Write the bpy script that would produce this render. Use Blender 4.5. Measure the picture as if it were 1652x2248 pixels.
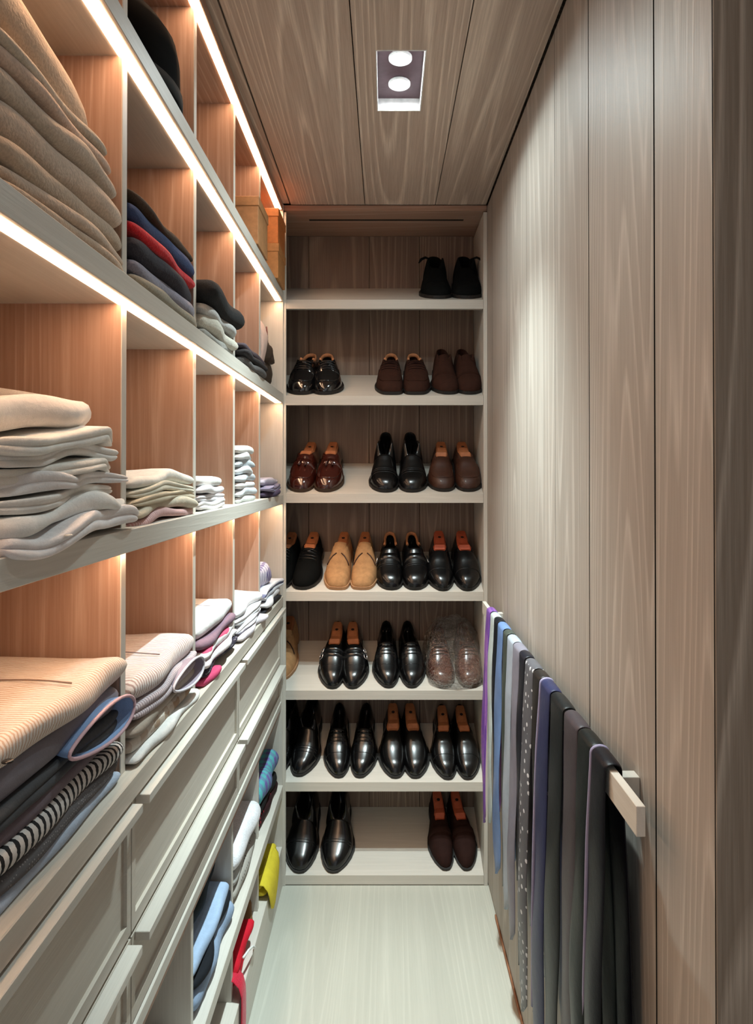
import bpy, math, random
from mathutils import Vector, Matrix, Euler
for o in list(bpy.data.objects): bpy.data.objects.remove(o)
SC = bpy.context.scene
COL = SC.collection
R = math.radians

# ------------------------------------------------------------------ camera, world, exposure
cam_d = bpy.data.cameras.new('camera'); cam = bpy.data.objects.new('camera', cam_d); COL.objects.link(cam)
SC.camera = cam
FPX, PITCH = 1450.0, 0.45
cam_d.sensor_fit = 'VERTICAL'; cam_d.sensor_height = 36.0; cam_d.lens = FPX / 2248 * 36.0
cam_d.clip_start = 0.02
pp_y = 1036 - FPX * math.tan(R(PITCH))
cam_d.shift_x = -(845 - 826) / 2248.0
cam_d.shift_y = -(1124 - pp_y) / 2248.0
CAMZ = 1.627
cam.location = (0, 0, CAMZ); cam.rotation_euler = (R(90 + PITCH), 0, 0)
W = bpy.data.worlds.new('world'); SC.world = W; W.use_nodes = True
W.node_tree.nodes['Background'].inputs[0].default_value = (.92, .96, 1.0, 1)
W.node_tree.nodes['Background'].inputs[1].default_value = 0.36
SC.view_settings.view_transform = 'Standard'; SC.view_settings.look = 'None'
SC.view_settings.gamma = 1.0; SC.view_settings.use_curve_mapping = False
SC.view_settings.exposure = 0.9
LAMP_W = 9.5        # each lamp of the main downlight
LAMP2_W = 4.6        # each lamp of the entrance downlight
LED_E = 14.0          # LED strip emission
LAMP_E = 70.0

# ------------------------------------------------------------------ node helpers / materials
def nodemat(name):
    m = bpy.data.materials.new(name); m.use_nodes = True
    nt = m.node_tree; b = nt.nodes['Principled BSDF']
    return m, nt, b
def N(nt, typ, **kw):
    n = nt.nodes.new(typ)
    for k, v in kw.items(): setattr(n, k, v)
    return n
def setin(n, **kw):
    for k, v in kw.items(): n.inputs[k.replace('_', ' ')].default_value = v
def ramp(nt, stops, interp='LINEAR'):
    r = N(nt, 'ShaderNodeValToRGB'); r.color_ramp.interpolation = interp
    e = r.color_ramp.elements
    while len(e) < len(stops): e.new(0.5)
    for el, (p, c) in zip(e, stops):
        el.position = p; el.color = (c[0], c[1], c[2], 1) if not isinstance(c, (int, float)) else (c, c, c, 1)
    return r
def math_n(nt, op, a=None, b=None, va=0.0, vb=0.0):
    n = N(nt, 'ShaderNodeMath', operation=op)
    n.inputs[0].default_value = va; n.inputs[1].default_value = vb
    if a is not None: nt.links.new(a, n.inputs[0])
    if b is not None: nt.links.new(b, n.inputs[1])
    return n.outputs[0]

def wood(name, axis, base, line, cath=0.55, fine=0.5, rough=0.5, freq=5.0, bump=0.25, spec=0.35, tone=0.12, along=.2):
    """limed wood: pale growth lines (contours of a stretched noise: cathedral arches) on a darker ground, fine pores"""
    m, nt, b = nodemat(name); L = nt.links.new
    tc = N(nt, 'ShaderNodeTexCoord'); oi = N(nt, 'ShaderNodeObjectInfo')
    off = N(nt, 'ShaderNodeVectorMath', operation='SCALE'); off.inputs[0].default_value = (17.3, 11.1, 23.7)
    L(oi.outputs['Random'], off.inputs['Scale'])
    add = N(nt, 'ShaderNodeVectorMath', operation='ADD'); L(tc.outputs['Object'], add.inputs[0]); L(off.outputs[0], add.inputs[1])
    def stretched(s_along, s_cross):
        mp = N(nt, 'ShaderNodeMapping'); L(add.outputs[0], mp.inputs[0])
        sc = [s_cross] * 3; sc['XYZ'.index(axis)] = s_along
        mp.inputs['Scale'].default_value = sc
        return mp.outputs[0]
    n1 = N(nt, 'ShaderNodeTexNoise'); L(stretched(along, freq), n1.inputs['Vector'])
    setin(n1, Scale=1.0, Detail=1.0, Roughness=0.35)
    k = math_n(nt, 'MULTIPLY', n1.outputs['Fac'], vb=26.0)
    k = math_n(nt, 'FRACT', k)
    grow = ramp(nt, [(0.0, 0.0), (0.62, 0.15), (0.86, 1.0), (1.0, 0.05)]); L(k, grow.inputs[0])
    n2 = N(nt, 'ShaderNodeTexNoise'); L(stretched(5.0, 230.0), n2.inputs['Vector']); setin(n2, Scale=1.0, Detail=3.0, Roughness=0.65)
    pore = ramp(nt, [(0.38, 0.0), (0.62, 1.0)]); L(n2.outputs['Fac'], pore.inputs[0])
    n3 = N(nt, 'ShaderNodeTexNoise'); L(stretched(0.6, 9.0), n3.inputs['Vector']); setin(n3, Scale=1.0, Detail=2.0)
    a = math_n(nt, 'MULTIPLY', grow.outputs[0], vb=cath)
    p = math_n(nt, 'MULTIPLY', pore.outputs[0], vb=fine * 0.6)
    q = math_n(nt, 'MULTIPLY', grow.outputs[0], pore.outputs[0])
    q = math_n(nt, 'MULTIPLY', q, vb=cath * 0.6)
    s = math_n(nt, 'ADD', a, p); s = math_n(nt, 'ADD', s, q)
    s = math_n(nt, 'MULTIPLY', s, vb=0.8)
    mix = N(nt, 'ShaderNodeMix', data_type='RGBA'); L(s, mix.inputs[0])
    mix.inputs[6].default_value = (*base, 1); mix.inputs[7].default_value = (*line, 1)
    hv = N(nt, 'ShaderNodeHueSaturation')
    val = math_n(nt, 'MULTIPLY_ADD', n3.outputs['Fac'], vb=2 * tone); nt.nodes[-1].inputs[2].default_value = 1.0 - tone
    rv = math_n(nt, 'MULTIPLY_ADD', oi.outputs['Random'], vb=0.16); nt.nodes[-1].inputs[2].default_value = 0.92
    L(math_n(nt, 'MULTIPLY', val, rv), hv.inputs['Value']); L(mix.outputs[2], hv.inputs['Color'])
    L(hv.outputs[0], b.inputs['Base Color'])
    setin(b, Roughness=rough); b.inputs['Specular IOR Level'].default_value = spec
    bp = N(nt, 'ShaderNodeBump'); setin(bp, Strength=bump, Distance=0.002); L(s, bp.inputs['Height']); L(bp.outputs[0], b.inputs['Normal'])
    return m

WB, WL = (.345, .305, .265), (.545, .50, .45)
M = {}
for ax in 'XYZ':
    M['wall' + ax] = wood('panel_wood_' + ax, ax, WB, WL, cath=.55, fine=.4, bump=.25, rough=.52, spec=.18)
    M['int' + ax] = wood('interior_wood_' + ax, ax, (.37, .22, .155), (.56, .40, .31), cath=.4, fine=.5, bump=.2, freq=4.0, rough=.5)
    M['pale' + ax] = wood('pale_shelf_wood_' + ax, ax, (.56, .53, .475), (.68, .65, .59), cath=.2, fine=.5, bump=.15, rough=.45)
M['ceil'] = wood('ceiling_wood', 'Y', (.40, .31, .25), (.68, .57, .475), cath=.7, fine=.55, bump=.4, rough=.55, freq=5.5, tone=.12, along=.15)
M['floor'] = wood('floor_wood', 'Y', (.43, .43, .375), (.56, .555, .49), cath=.3, fine=.35, bump=.05, rough=.4, freq=6.0, tone=.12, along=.12)
M['jamb'] = wood('door_frame_wood', 'Z', (.25, .20, .15), (.50, .43, .35), cath=.7, fine=.5, bump=.3, rough=.55, freq=5)
M['draw'] = wood('drawer_wood', 'Y', (.50, .455, .39), (.62, .575, .505), cath=.15, fine=.5, bump=.15, rough=.45)
M['rackback'] = wood('rack_back_wood', 'Z', (.17, .11, .080), (.33, .245, .185), cath=.6, fine=.4, bump=.3, rough=.55)

def plain(name, col, rough=.6, metal=0.0, spec=.4, coat=0.0, sheen=0.0):
    m, nt, b = nodemat(name)
    n = N(nt, 'ShaderNodeTexNoise'); setin(n, Scale=60.0, Detail=3.0)
    r = ramp(nt, [(.3, tuple(c * .86 for c in col)), (.7, tuple(min(1, c * 1.12) for c in col))])
    tc = N(nt, 'ShaderNodeTexCoord'); nt.links.new(tc.outputs['Object'], n.inputs['Vector'])
    nt.links.new(n.outputs['Fac'], r.inputs[0]); nt.links.new(r.outputs[0], b.inputs['Base Color'])
    setin(b, Roughness=rough, Metallic=metal); b.inputs['Specular IOR Level'].default_value = spec
    b.inputs['Coat Weight'].default_value = coat; b.inputs['Coat Roughness'].default_value = .12
    b.inputs['Sheen Weight'].default_value = sheen
    return m
def emis(name, col, e):
    m, nt, b = nodemat(name)
    b.inputs['Base Color'].default_value = (*col, 1); b.inputs['Emission Color'].default_value = (*col, 1); b.inputs['Emission Strength'].default_value = e
    return m
_cl = {}
def cloth(col, rough=.85, kind='plain', col2=None, freq=200.0, axis=1, weave=900.0, wrinkle=.35, col3=None):
    """kind: plain / knit / stripe / check / dots"""
    key = (tuple(col), rough, kind, tuple(col2) if col2 else 0, freq, axis, wrinkle)
    if key in _cl: return _cl[key]
    m, nt, b = nodemat('cloth_%d' % len(_cl)); L = nt.links.new; _cl[key] = m
    tc = N(nt, 'ShaderNodeTexCoord'); co = tc.outputs['Object']
    n = N(nt, 'ShaderNodeTexNoise'); L(co, n.inputs['Vector']); setin(n, Scale=25.0, Detail=4.0, Roughness=.6)
    fine = N(nt, 'ShaderNodeTexNoise'); L(co, fine.inputs['Vector']); setin(fine, Scale=weave if kind != 'knit' else 260.0, Detail=2.0)
    tone = ramp(nt, [(.25, .86), (.75, 1.08)]); L(n.outputs['Fac'], tone.inputs[0])
    ft = ramp(nt, [(.3, .85 if kind == 'knit' else .93), (.7, 1.1 if kind == 'knit' else 1.05)]); L(fine.outputs['Fac'], ft.inputs[0])
    tt = math_n(nt, 'MULTIPLY', tone.outputs[0], ft.outputs[0])
    src = None
    if kind in ('stripe', 'check', 'dots') and col2:
        sep = N(nt, 'ShaderNodeSeparateXYZ'); L(co, sep.inputs[0])
        wob = math_n(nt, 'MULTIPLY', n.outputs['Fac'], vb=.012)
        def band(i, duty):
            v = math_n(nt, 'ADD', sep.outputs[i], wob)
            v = math_n(nt, 'FRACT', math_n(nt, 'MULTIPLY', v, vb=freq))
            return math_n(nt, 'LESS_THAN', v, vb=duty)
        if kind == 'stripe': f = band(axis, .42)
        elif kind == 'check':
            f = math_n(nt, 'MULTIPLY', math_n(nt, 'ADD', band(1, .5), band(0, .5)), vb=.5)
        else:
            vo = N(nt, 'ShaderNodeTexVoronoi'); fl = N(nt, 'ShaderNodeMapping'); L(co, fl.inputs[0]); fl.inputs['Scale'].default_value = (0, 1, 1) if axis == 0 else (1, 1, 1); L(fl.outputs[0], vo.inputs['Vector']); setin(vo, Scale=freq); vo.inputs['Randomness'].default_value = .35
            f = math_n(nt, 'LESS_THAN', vo.outputs['Distance'], vb=.22)
        mx = N(nt, 'ShaderNodeMix', data_type='RGBA'); L(f, mx.inputs[0])
        mx.inputs[6].default_value = (*col, 1); mx.inputs[7].default_value = (*col2, 1); src = mx.outputs[2]
    hv = N(nt, 'ShaderNodeHueSaturation'); L(tt, hv.inputs['Value'])
    if src is not None: L(src, hv.inputs['Color'])
    else: hv.inputs['Color'].default_value = (*col, 1)
    L(hv.outputs[0], b.inputs['Base Color']); setin(b, Roughness=rough); b.inputs['Specular IOR Level'].default_value = .2
    b.inputs['Sheen Weight'].default_value = .15 if (kind == 'knit' and max(col) > .15) else 0.0
    hsum = math_n(nt, 'ADD', math_n(nt, 'MULTIPLY', n.outputs['Fac'], vb=wrinkle * 3), math_n(nt, 'MULTIPLY', fine.outputs['Fac'], vb=.5 if kind == 'knit' else .12))
    bp = N(nt, 'ShaderNodeBump'); setin(bp, Strength=.5, Distance=.004); L(hsum, bp.inputs['Height']); L(bp.outputs[0], b.inputs['Normal'])
    return m

# ------------------------------------------------------------------ object helpers
def link(name, me, mat=None, parent=None, loc=(0, 0, 0), rot=None):
    o = bpy.data.objects.new(name, me); COL.objects.link(o)
    if mat is not None and me is not None and not me.materials: me.materials.append(mat)
    o.location = loc
    if rot: o.rotation_euler = rot
    if parent: o.parent = parent
    return o
def empty(name, loc=(0, 0, 0)):
    o = bpy.data.objects.new(name, None); COL.objects.link(o); o.location = loc; o.empty_display_size = .05
    return o
def tag(o, label, cat=None, group=None, kind=None):
    o['label'] = label
    if cat: o['category'] = cat
    if group: o['group'] = group
    if kind: o['kind'] = kind
    return o
def mesh(name, v, f, smooth=False):
    me = bpy.data.meshes.new(name); me.from_pydata(v, [], f); me.update()
    if smooth:
        for p in me.polygons: p.use_smooth = True
    return me
import bmesh
def fixn(me):
    bm = bmesh.new(); bm.from_mesh(me); bmesh.ops.remove_doubles(bm, verts=bm.verts, dist=1e-6)
    bmesh.ops.recalc_face_normals(bm, faces=bm.faces); bm.to_mesh(me); bm.free()
    return me
def boxes_mesh(name, bs, bev=0.0):
    """bs: list of (x0,x1,y0,y1,z0,z1)"""
    bm = bmesh.new()
    for (x0, x1, y0, y1, z0, z1) in bs:
        vs = [bm.verts.new(p) for p in ((x0,y0,z0),(x1,y0,z0),(x1,y1,z0),(x0,y1,z0),(x0,y0,z1),(x1,y0,z1),(x1,y1,z1),(x0,y1,z1))]
        for q in ((3,2,1,0),(4,5,6,7),(0,1,5,4),(1,2,6,5),(2,3,7,6),(3,0,4,7)): bm.faces.new([vs[i] for i in q])
    if bev > 0: bmesh.ops.bevel(bm, geom=bm.edges[:], offset=bev, segments=1, affect='EDGES')
    me = bpy.data.meshes.new(name); bm.to_mesh(me); bm.free()
    return me
def box(name, x0, x1, y0, y1, z0, z1, mat, parent=None, bev=0.0015, pl=(0, 0, 0)):
    cx, cy, cz = (x0+x1)/2, (y0+y1)/2, (z0+z1)/2
    me = boxes_mesh(name, [(x0-cx, x1-cx, y0-cy, y1-cy, z0-cz, z1-cz)], bev)
    return link(name, me, mat, parent, (cx-pl[0], cy-pl[1], cz-pl[2]))
def grid_faces(nr, nc, wrap_c=False, wrap_r=False):
    f = []
    for i in range(nr if wrap_r else nr - 1):
        for j in range(nc if wrap_c else nc - 1):
            a = i*nc + j; b2 = i*nc + (j+1) % nc; c = ((i+1) % nr)*nc + (j+1) % nc; d = ((i+1) % nr)*nc + j
            f.append((a, b2, c, d))
    return f
def tube_mesh(name, pts, r, n=8, closed=False, flat=1.0):
    pts = [Vector(p) for p in pts]; v = []; k = len(pts)
    up0 = Vector((0, 0, 1))
    for i, p in enumerate(pts):
        t = (pts[(i+1) % k] - pts[i-1]) if (closed or 0 < i < k-1) else (pts[1]-pts[0] if i == 0 else pts[-1]-pts[-2])
        t.normalize(); s = t.cross(up0)
        if s.length < 1e-4: s = t.cross(Vector((1, 0, 0)))
        s.normalize(); u = s.cross(t)
        rr = r[i] if isinstance(r, (list, tuple)) else r
        for a in range(n):
            an = 2*math.pi*a/n; v.append(p + s*math.cos(an)*rr + u*math.sin(an)*rr*flat)
    f = grid_faces(k, n, True, closed)
    if not closed: f += [tuple(range(n))[::-1], tuple(range((k-1)*n, k*n))]
    return mesh(name, v, f, True)
def revolve(name, prof, n=32, sx=1.0, sy=1.0):
    v = []
    for (r, z) in prof:
        for a in range(n):
            an = 2*math.pi*a/n; v.append((r*sx*math.cos(an), r*sy*math.sin(an), z))
    return fixn(mesh(name, v, grid_faces(len(prof), n, True), True))
def interp(tab, s):
    if s <= tab[0][0]: return tab[0][1]
    for (a, va), (b2, vb) in zip(tab, tab[1:]):
        if s <= b2:
            t = (s-a)/(b2-a); t = t*t*(3-2*t)*.5 + t*.5
            return va + (vb-va)*t
    return tab[-1][1]
class Wob:
    def __init__(s, seed, lo=5, hi=28, n=7):
        r = random.Random(seed); s.t = [(r.uniform(lo, hi)*r.choice((-1, 1)), r.uniform(lo, hi)*r.choice((-1, 1)), r.uniform(0, 6.28), r.uniform(.4, 1)) for _ in range(n)]
        s.k = sum(t[3] for t in s.t)*.55
    def __call__(s, x, y): return sum(a*math.sin(fx*x+fy*y+p) for fx, fy, p, a in s.t)/s.k

# ------------------------------------------------------------------ room dimensions
CEIL, XR, XL, YB, YF = 2.687, .405, -.40, 2.61, 2.60
DIV = [.29, .68, 1.07, 1.467, 1.85, 2.228]      # divider centre lines along the left unit
S2, S3, S4, CT, S6, S7 = 2.335, 1.934, 1.537, 1.14, .40, .16   # upper faces of the left shelves
TH = .036

# ------------------------------------------------------------------ setting
def struct(o): o['kind'] = 'structure'; return o
struct(box('floor', -.95, .80, -1.05, 2.96, -.05, 0.0, M['floor'], bev=0))
struct(box('wall_left', -.90, -.85, -1.05, 2.96, 0, CEIL+.1, M['intZ'], bev=0))
struct(box('wall_back', -.95, .80, 2.935, 2.985, 0, CEIL+.1, M['rackback'], bev=0))
struct(box('wall_right_entry', .74, .79, -1.05, .82, 0, CEIL+.1, M['wallZ'], bev=0))
wr = struct(box('wall_right', XR+.046, XR+.06, .8156, 2.93, 0, CEIL+.1, plain('gap_shade_backing', (.012, .009, .007), .9), bev=0))  # near-black colour puts the shade of the panel gaps into the backing
seams = [.8156, .992, 1.311, 1.574, 1.888, 2.19, 2.49, 2.93]
gaps = [0, .005, .0045, .0022, .0015, .0015, .0015, 0]
for i in range(len(seams)-1):
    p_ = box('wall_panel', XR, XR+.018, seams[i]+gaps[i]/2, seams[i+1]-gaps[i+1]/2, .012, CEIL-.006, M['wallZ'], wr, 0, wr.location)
    p_.data.materials.append(M.setdefault('seamshade', plain('panel_seam_shade', (.010, .008, .006), .8)))  # seam shadow painted as near-black on the panels' edge faces
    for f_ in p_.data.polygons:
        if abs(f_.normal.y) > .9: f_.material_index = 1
struct(box('trim_1', XR+.0615, .74, .8156, .845, 0, CEIL, M['jamb'], bev=0))
tr = struct(box('trim_2', XR+.0005, XR+.0605, .8125, .8150, 0, CEIL, M['jamb'], bev=.001))
struct(box('tie_shadow_strip', XR-.006, XR-.001, .83, 2.42, 0.001, .016, plain('tie_shadow_brown', (.30, .13, .065), .6)))  # brown strip stands for the neckties' shadow along the wall foot
# ceiling : backing, planks with the two fixture openings cut out
ce = struct(box('ceiling', -.95, .80, -1.05, 2.96, CEIL+.10, CEIL+.14, M['jamb'], bev=0))
FX = [(.040, 1.651, 1.931), (.15, .86, 1.14)]
FHW = .064
def plank(x0, x1, y0, y1, holes=()):
    cx, cy, cz = (x0+x1)/2, (y0+y1)/2, CEIL+.011
    bs = []; yy = y0
    for (hx, ha, hb) in sorted(holes, key=lambda h: h[1]):
        bs.append((x0, x1, yy, ha, CEIL, CEIL+.022))
        if hx-FHW > x0: bs.append((x0, hx-FHW, ha, hb, CEIL, CEIL+.022))
        if hx+FHW < x1: bs.append((hx+FHW, x1, ha, hb, CEIL, CEIL+.022))
        yy = hb
    bs.append((x0, x1, yy, y1, CEIL, CEIL+.022))
    bs = [(a-cx, b2-cx, c-cy, d-cy, e-cz, f-cz) for a, b2, c, d, e, f in bs]
    link('ceiling_plank', boxes_mesh('ceiling_plank', bs), M['ceil'], ce, Vector((cx, cy, cz)) - ce.location)
plank(-.373, -.0820, -1.04, 2.612); plank(-.0790, .1980, -1.04, 2.612, FX); plank(.2010, .3995, -1.04, 2.612, FX[1:]); plank(.402, .735, -1.04, .794)
plank(-.85, -.378, -1.04, 2.60)

# ------------------------------------------------------------------ ceiling downlights
def downlight(fx, ya, yb, label, beams):
    e = empty('ceiling_downlight', (fx, (ya+yb)/2, CEIL)); tag(e, label, 'light', 'ceiling downlights')
    h = (yb-ya)/2; w = FHW; D = .035
    white = M.setdefault('lampwhite', plain('white_lamp_metal', (.85, .85, .85), .45)); dark = M.setdefault('lampplate', plain('grey_lamp_plate', (.10, .06, .07), .5, .3))
    link('housing', boxes_mesh('housing', [(-w, -w+.003, -h, h, -.001, D), (w-.003, w, -h, h, -.001, D), (-w+.003, w-.003, -h, -h+.003, -.001, D), (-w+.003, w-.003, h-.003, h, -.001, D)]), white, e)
    link('back_plate', boxes_mesh('back_plate', [(-w, w, -h, h, D, D+.004)]), dark, e)
    for s in (-1, 1):
        y = s*.058
        rg = link('lamp_ring', revolve('lamp_ring', [(.027, D), (.031, D-.001), (.031, D-.007), (.028, D-.008), (.026, D-.003)], 28), white, e, (0, y, 0))
        link('lamp', revolve('lamp', [(0, D-.006), (.014, D-.0065), (.024, D-.0055), (.026, D-.003)], 28), M.setdefault('lampglow%d' % len(beams), emis('lamp_glow', (.95, .98, 1.0), LAMP_E if len(beams) > 1 else 6.0)), rg)
        for nm, pw, size in beams:     # wide spill and concentrated beam of one reflector lamp
            ld = bpy.data.lights.new(nm, 'SPOT'); ld.energy = pw; ld.color = (.84, 1.0, 1.0); ld.spot_size = R(size); ld.spot_blend = 1.0; ld.shadow_soft_size = .014
            lo = bpy.data.objects.new(nm, ld); COL.objects.link(lo); lo.parent = e; lo.location = (0, y, D-.0085)
    return e
downlight(*FX[0], 'square recessed twin downlight in the wooden ceiling', (('lamp_spill', LAMP_W, 168), ('lamp_beam', LAMP_W*8.4, 74)))
downlight(*FX[1], 'twin recessed downlight in the ceiling above the entrance', (('lamp_beam', LAMP2_W, 84),))

# ------------------------------------------------------------------ left shelving unit
XD, XBK = -.425, -.82
su = empty('shelving_unit', (XL, 1.44, CT)); tag(su, 'tall built-in wooden shelving unit with glowing shelf edges on the left', 'shelving')
sl = su.location
ledm = emis('warm_led_strip', (1.0, .62, .38), LED_E)
def led(parent, z, y0=.30, y1=2.585):
    ploc = Vector(sl) + Vector(parent.location)
    o = box('led_strip', -.430, -.408, y0, y1, z-.0012, z+.001, ledm, parent, 0, ploc)
    return o
YA, YE = .28, 2.60
def ushelf(z, lit=True):
    s = box('shelf', XBK, XL, YA, YE-.002, z-TH, z, M['paleY'], su, .0012, sl)
    if lit: led(s, z-TH)
    return s
ushelf(S2); ushelf(S3); ushelf(S4)
tb = box('top_board', XBK, XL-.004, YA, YE-.002, CEIL-.028, CEIL-.002, M['intY'], su, .001, sl)
led(tb, CEIL-.028)
box('counter_top', XBK, XL, YA, YE-.002, CT-TH, CT, M['draw'], su, .0015, sl)
rows = [(S2, CEIL-.028), (S3, S2-TH), (S4, S3-TH), (CT, S4-TH)]
for (za, zb) in rows:
    for y in DIV[1:]:
        dv = box('divider', XBK, XD, y-.009, y+.009, za, zb, M['intZ'], su, 0, sl)
        box('lit_edge_strip', XD, XD+.002, y-.0095, y+.0095, za, zb-.0013, M['paleZ'], dv, .0005, Vector(sl)+Vector(dv.location))  # pale strip paints the lit look of the divider's front edge
    # interior lining of the back, one board per bay
    ys = DIV + [YE]
    for a, b2 in zip(ys, ys[1:]):
        box('back_board', XBK-.012, XBK, a+.001, b2-.001, za-.01, zb+.01, M['intZ'], su, 0, sl)
box('end_panel', XBK, -.402, YE-.0015, YE+.008, .0, CEIL-.002, M['paleZ'], su, .001, sl)
box('filler_panel', -.430, -.392, YE+.0085, YE+.024, .0, CEIL-.03, M['paleZ'], su, .001, sl)
box('end_panel', XBK, XL, YA-.022, YA-.001, 0, CEIL-.002, M['intZ'], su, .001, sl)

# ------------------------------------------------------------------ drawers
FXD = -.410
def drawer_front(w, h):
    """framed front in the YZ plane, face toward +X, origin centre; recessed middle"""
    b_, r_ = .016, .006
    return boxes_mesh('drawer', [(-.020, -r_, -w/2, w/2, -h/2, h/2), (-r_, 0, -w/2, -w/2+b_, -h/2, h/2), (-r_, 0, w/2-b_, w/2, -h/2, h/2),
                                 (-r_, 0, -w/2+b_, w/2-b_, -h/2, -h/2+.022), (-r_, 0, -w/2+b_, w/2-b_, h/2-.016, h/2)])
cols = [(.29, 1.073, 'nearest'), (1.073, 1.849, 'middle'), (1.849, 2.597, 'farthest')]
for (a, b2, nm) in cols:
    c = empty('drawer_cabinet', (FXD, (a+b2)/2, .70)); tag(c, 'pale wooden drawer cabinet under the counter, %s of the three' % nm, 'cabinet', 'drawer cabinets under the counter')
    box('carcass', XBK, FXD-.024, a+.002, b2-.002, .702, CT-TH-.001, M['draw'], c, .001, c.location)
    for (z0, z1) in ((.882, 1.098), (.732, .874)):
        w, h = b2-a-.004, z1-z0
        d = link('drawer', drawer_front(w, h), M['draw'], c, Vector((FXD, (a+b2)/2, (z0+z1)/2))-c.location)
        link('handle', boxes_mesh('handle', [(0, .024, -w/2+.013, w/2-.013, h/2-.015, h/2)], .001), M['paleY'], d)
    box('bottom_rail', FXD-.022, FXD+.004, a+.001, b2-.001, .702, .728, M['paleY'], c, .001, c.location)

# ------------------------------------------------------------------ open shelves below the drawers
ls = empty('base_shelving', (XL, 1.44, 0)); tag(ls, 'low open wooden compartments beneath the drawer cabinets', 'shelving')
box('shelf', XBK, XL, YA, YE-.002, S6-TH, S6, M['paleY'], ls, .0012, ls.location)
box('top_board', XBK, FXD-.003, YA, YE-.002, .678, .70, M['intY'], ls, .0012, ls.location)
for y in DIV[1:]:
    box('divider', XBK, XD, y-.012, y+.006, S6, .678, M['paleZ'], ls, .001, ls.location)
    box('divider', XBK, XD, y-.012, y+.006, S7, S6-TH, M['paleZ'], ls, .001, ls.location)
box('plinth', XBK, XL-.003, YA, YE-.002, 0.0, S7, M['paleY'], ls, .0015, ls.location)
for (za, zb) in ((S6, .678), (S7, S6-TH)):
    box('back_board', XBK-.012, XBK, YA, YE-.003, za-.01, zb+.01, M['intZ'], ls, 0, ls.location)

# ------------------------------------------------------------------ shoe rack on the end wall
SLOPE, DEP = R(23.5), .285
rk = empty('shoe_rack', (0, YB+.02, 0)); tag(rk, 'built-in shoe rack of seven sloping shelves on the end wall', 'shelving')
RX0, RX1 = -.60, .389
box('side_panel', RX1, XR-.0008, YB, 2.925, 0, CEIL-.03, M['paleZ'], rk, .001, rk.location)
box('side_panel', RX0-.02, RX0, YB+.03, 2.925, 0, CEIL-.03, M['paleZ'], rk, .001, rk.location)
top = box('top_panel', RX0, XR-.001, YB+.004, 2.925, CEIL-.023, CEIL-.001, M['intX'], rk, .001, rk.location)
slot = box('slot', -.312, .322, YB+.095, YB+.107, CEIL-.0242, CEIL-.0229, plain('black_slot', (.01, .008, .006), .8), top, 0, Vector(rk.location)+Vector(top.location))
for a, b2 in zip([-.60, -.335, -.07, .15, .389], [-.335, -.07, .15, .389]):
    box('back_plank', a+.0008, b2-.0008, YB+DEP+.002, YB+DEP+.02, .0, CEIL-.024, M['rackback'], rk, .0012, rk.location)
ZB = [1.627-(y-1036)*.0018 for y in (677, 889, 1104, 1319, 1535, 1735, 1937)]
ZB[-1] = .004
SHT = []
for z in ZB:
    zt = z+TH; SHT.append(zt)
    t = math.tan(SLOPE); zl = zt + t*DEP
    # side profile: front lip + sloping board, extruded along X
    prof = [(0, z), (.02, z), (.02, zt+t*.02-.022), (DEP, zl-.022), (DEP, zl), (0, zt)]
    v = []; cx = (RX0+RX1)/2
    for x in (RX0+.001-cx, RX1-.001-cx): v += [(x, y, zz-zt) for y, zz in prof]
    n = len(prof); f = [tuple(range(n))[::-1], tuple(range(n, 2*n))] + [(i, (i+1) % n, n+(i+1) % n, n+i) for i in range(n)]
    link('shoe_shelf', fixn(mesh('shoe_shelf', v, f)), M['paleX'], rk, (cx, YB+.001-rk.location.y, zt))

# ------------------------------------------------------------------ right wall rail
rl = empty('hanging_rail', (.3585, 1.65, 1.158)); tag(rl, 'flat wooden rail on brackets along the right wall', 'rail')
pr = lambda *a: box(*a[:7], M['paleY'], rl, .0008, rl.location)
pr('bar', .352, .365, .93, 2.40, 1.115, 1.158)
for y in (1.065, 2.28): pr('bracket', .3652, XR-.0006, y-.012, y+.012, 1.098, 1.142)

# ------------------------------------------------------------------ shoes
def leather(col, rough=.22, coat=.5): return plain('leather_%02d' % len(bpy.data.materials), col, rough, 0, .5, coat)
LM = {
 'black': leather((.0035, .0035, .004), .25, .12), 'patent': leather((.004, .004, .005), .1, 1.0), 'burgundy': leather((.045, .008, .005), .16, .9),
 'brownsuede': plain('brown_suede', (.036, .014, .009), .9, spec=.15), 'dkbrown': plain('dark_brown_suede', (.022, .008, .006), .85, spec=.15),
 'brownlea': leather((.048, .016, .008), .5, .1), 'tan': plain('tan_suede', (.44, .24, .11), .9, spec=.15), 'blacksuede': plain('black_suede', (.004, .0045, .0045), .9, spec=.1),
 'chest': leather((.11, .03, .016), .25, .6)}
SOLE = {'black': plain('black_sole', (.012, .010, .009), .5), 'brown': plain('brown_sole', (.05, .028, .016), .6), 'tan': plain('tan_sole', (.40, .22, .11), .7)}
TREE = plain('shoe_tree_wood', (.42, .15, .06), .45); TREER = plain('red_cedar_shoe_tree', (.45, .09, .04), .5); HOLE = plain('dark_hole', (.02, .008, .006), .9)
METAL = plain('silver_buckle', (.75, .75, .78), .2, 1.0); LINING = plain('tan_leather_lining', (.50, .22, .10), .6); DARKL = plain('dark_lining', (.02, .012, .010), .8)
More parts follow.
